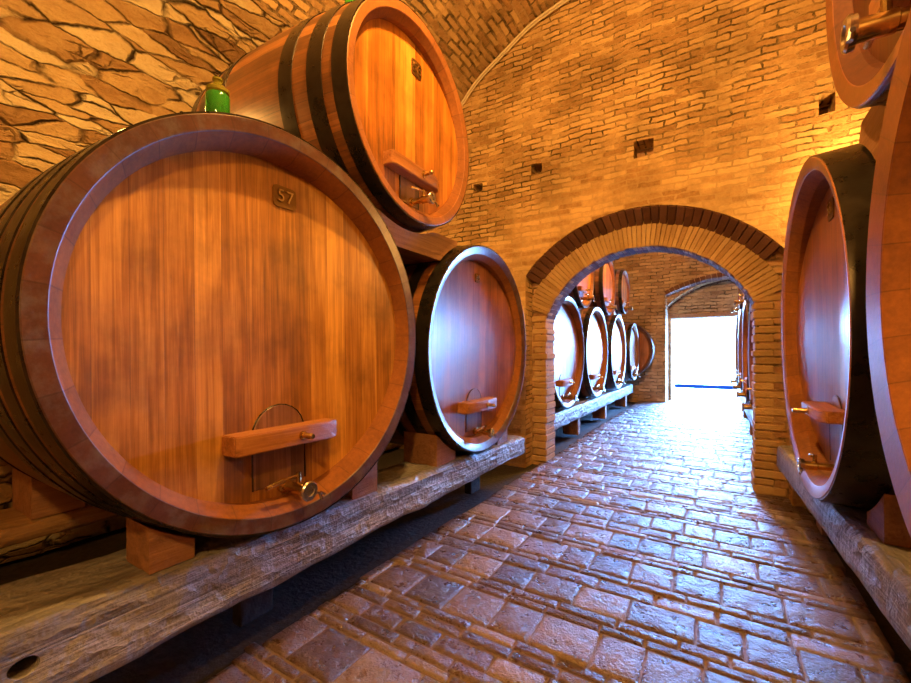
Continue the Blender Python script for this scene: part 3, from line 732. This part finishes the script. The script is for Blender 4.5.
# floor: earth under the casks, worn bricks in the aisle
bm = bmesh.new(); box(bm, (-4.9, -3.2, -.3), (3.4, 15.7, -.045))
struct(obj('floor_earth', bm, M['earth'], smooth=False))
def paving():
    bm = bmesh.new(); X0, X1 = -1.99, .74
    def slab(x0, x1, y0, y1, bev):
        z = random.uniform(-.004, .004); t1, t2 = random.uniform(-.014, .014), random.uniform(-.012, .012)
        g = .003; cx, cy = (x0+x1)/2, (y0+y1)/2
        i0, i1 = x0+g+random.uniform(0, .006), x1-g-random.uniform(0, .006); k0, k1 = y0+g+random.uniform(0, .005), y1-g-random.uniform(0, .005)
        P = lambda x, y, zz: bm.verts.new((x, y, zz + (x-cx)*t1 + (y-cy)*t2))
        rings = []
        for (ins, zz) in ((0, -.05), (0, z-.009), (bev*.35, z-.0035), (bev, z)):
            c = ins*.7
            rings.append([P(i0+ins, k0+ins+c, zz), P(i0+ins+c, k0+ins, zz), P(i1-ins-c, k0+ins, zz), P(i1-ins, k0+ins+c, zz),
                          P(i1-ins, k1-ins-c, zz), P(i1-ins-c, k1-ins, zz), P(i0+ins+c, k1-ins, zz), P(i0+ins, k1-ins-c, zz)])
        for a, b in zip(rings, rings[1:]):
            for i in range(8): bm.faces.new((a[i], a[(i+1) % 8], b[(i+1) % 8], b[i]))
        cv = P(cx+random.uniform(-.03, .03), cy, z + random.uniform(-.006, .004))
        for i in range(8): bm.faces.new((rings[-1][i], rings[-1][(i+1) % 8], cv))
    y = -3.0; row = 0
    while y < 15.8:
        if row % 3 == 0: d, wmin, wmax = random.uniform(.24, .31), .2, .36
        else: d, wmin, wmax = random.uniform(.065, .085), .22, .34
        if row % 7 == 5: d, wmin, wmax = random.uniform(.13, .16), .24, .34
        x = X0 - random.uniform(0, .2)
        while x < X1:
            w = random.uniform(wmin, wmax)
            slab(max(x, X0-.03+random.uniform(-.03, .03)), min(x+w, X1+.02), y, y+d, .016 if d > .1 else .011)
            x += w
            if X1-x < .08: break
        y += d; row += 1
    return bm
struct(obj('floor', paving(), M['paver'], angle=50))
bm = bmesh.new(); box(bm, (-1.97, -3.0, -.06), (.73, 15.8, -.011))
struct(obj('floor_joints', bm, M['grout'], smooth=False))
# the sunny yard beyond the doorway
bm = bmesh.new(); box(bm, (-14, 15.75, -.3), (14, 34, -.02))
struct(obj('ground_yard', bm, M['yard'], smooth=False))
bm = bmesh.new(); box(bm, (-9, 20.2, -.02), (9, 20.5, 1.95), .01)
struct(obj('wall_yard', bm, M['white_render'], smooth=False))
bm = bmesh.new(); box(bm, (-9, 20.05, -.02), (9, 20.2, .13), .01)
struct(obj('baseboard_yard', bm, M['blue_kerb'], smooth=False))

# ------------------------------------------------------------------ light
def lamp(kind, name, loc, energy, col, size=.1, target=None, **kw):
    d = bpy.data.lights.new(name, kind); d.energy = energy; d.color = col
    for k, v in kw.items(): setattr(d, k, v)
    if kind in ('POINT', 'SPOT'): d.shadow_soft_size = size
    o = bpy.data.objects.new(name, d); C.objects.link(o); o.location = loc
    if target is not None:
        o.rotation_euler = (Vector(target)-Vector(loc)).to_track_quat('-Z', 'Y').to_euler()
    return o
W = (1.0, .50, .115)
lamp('POINT', 'vault_lamp', (-.85, 1.5, H+3.1), 540, W, .07)
lamp('POINT', 'front_fill', (.25, -1.1, H+2.0), 300, W, .10)  # unseen warm fill added behind the eye for the near casks
lamp('POINT', 'wall_lamp_right', (1.25, 4.75, H+1.6), 120, W, .06)
lamp('POINT', 'wall_lamp_left', (-3.3, 1.0, H+1.7), 45, W, .08)
lamp('POINT', 'niche_lamp', (-3.85, 4.6, H+.9), 60, W, .08)
lamp('POINT', 'far_lamp', (-.6, 8.4, H+2.7), 650, W, .10)
w = bpy.data.worlds.new('Sky'); bpy.context.scene.world = w; w.use_nodes = True
w.node_tree.nodes['Background'].inputs[0].default_value = (.16, .41, 1.0, 1)
w.node_tree.nodes['Background'].inputs[1].default_value = 270.0
sun = lamp('SUN', 'sun', (0, 10, 20), 22.0, (1.0, .98, .95), angle=.01)
sun.rotation_euler = (Vector((.25, .62, -.75))).to_track_quat('-Z', 'Y').to_euler()
pl = bpy.data.lights.new('doorway_portal', 'AREA'); pl.shape = 'RECTANGLE'; pl.size = 3.2; pl.size_y = 2.6; pl.cycles.is_portal = True
po = bpy.data.objects.new('doorway_portal', pl); C.objects.link(po); po.location = (.36, 15.82, 1.28); po.rotation_euler = (-PI/2, 0, 0)

# ------------------------------------------------------------------ camera and view
cd = bpy.data.cameras.new('Camera'); cam = bpy.data.objects.new('Camera', cd); C.objects.link(cam)
cd.sensor_width = 36.0; cd.lens = 418.0/911*36; cd.shift_y = 10.3/911; cd.clip_start = .02
cam.location = (0, 0, H); cam.rotation_euler = (PI/2, 0, math.atan((717.4-455.5)/418.0))
sc = bpy.context.scene; sc.camera = cam
sc.view_settings.view_transform = 'Standard'; sc.view_settings.look = 'None'
sc.view_settings.exposure = 0.0; sc.view_settings.gamma = 1.0; sc.view_settings.use_curve_mapping = False
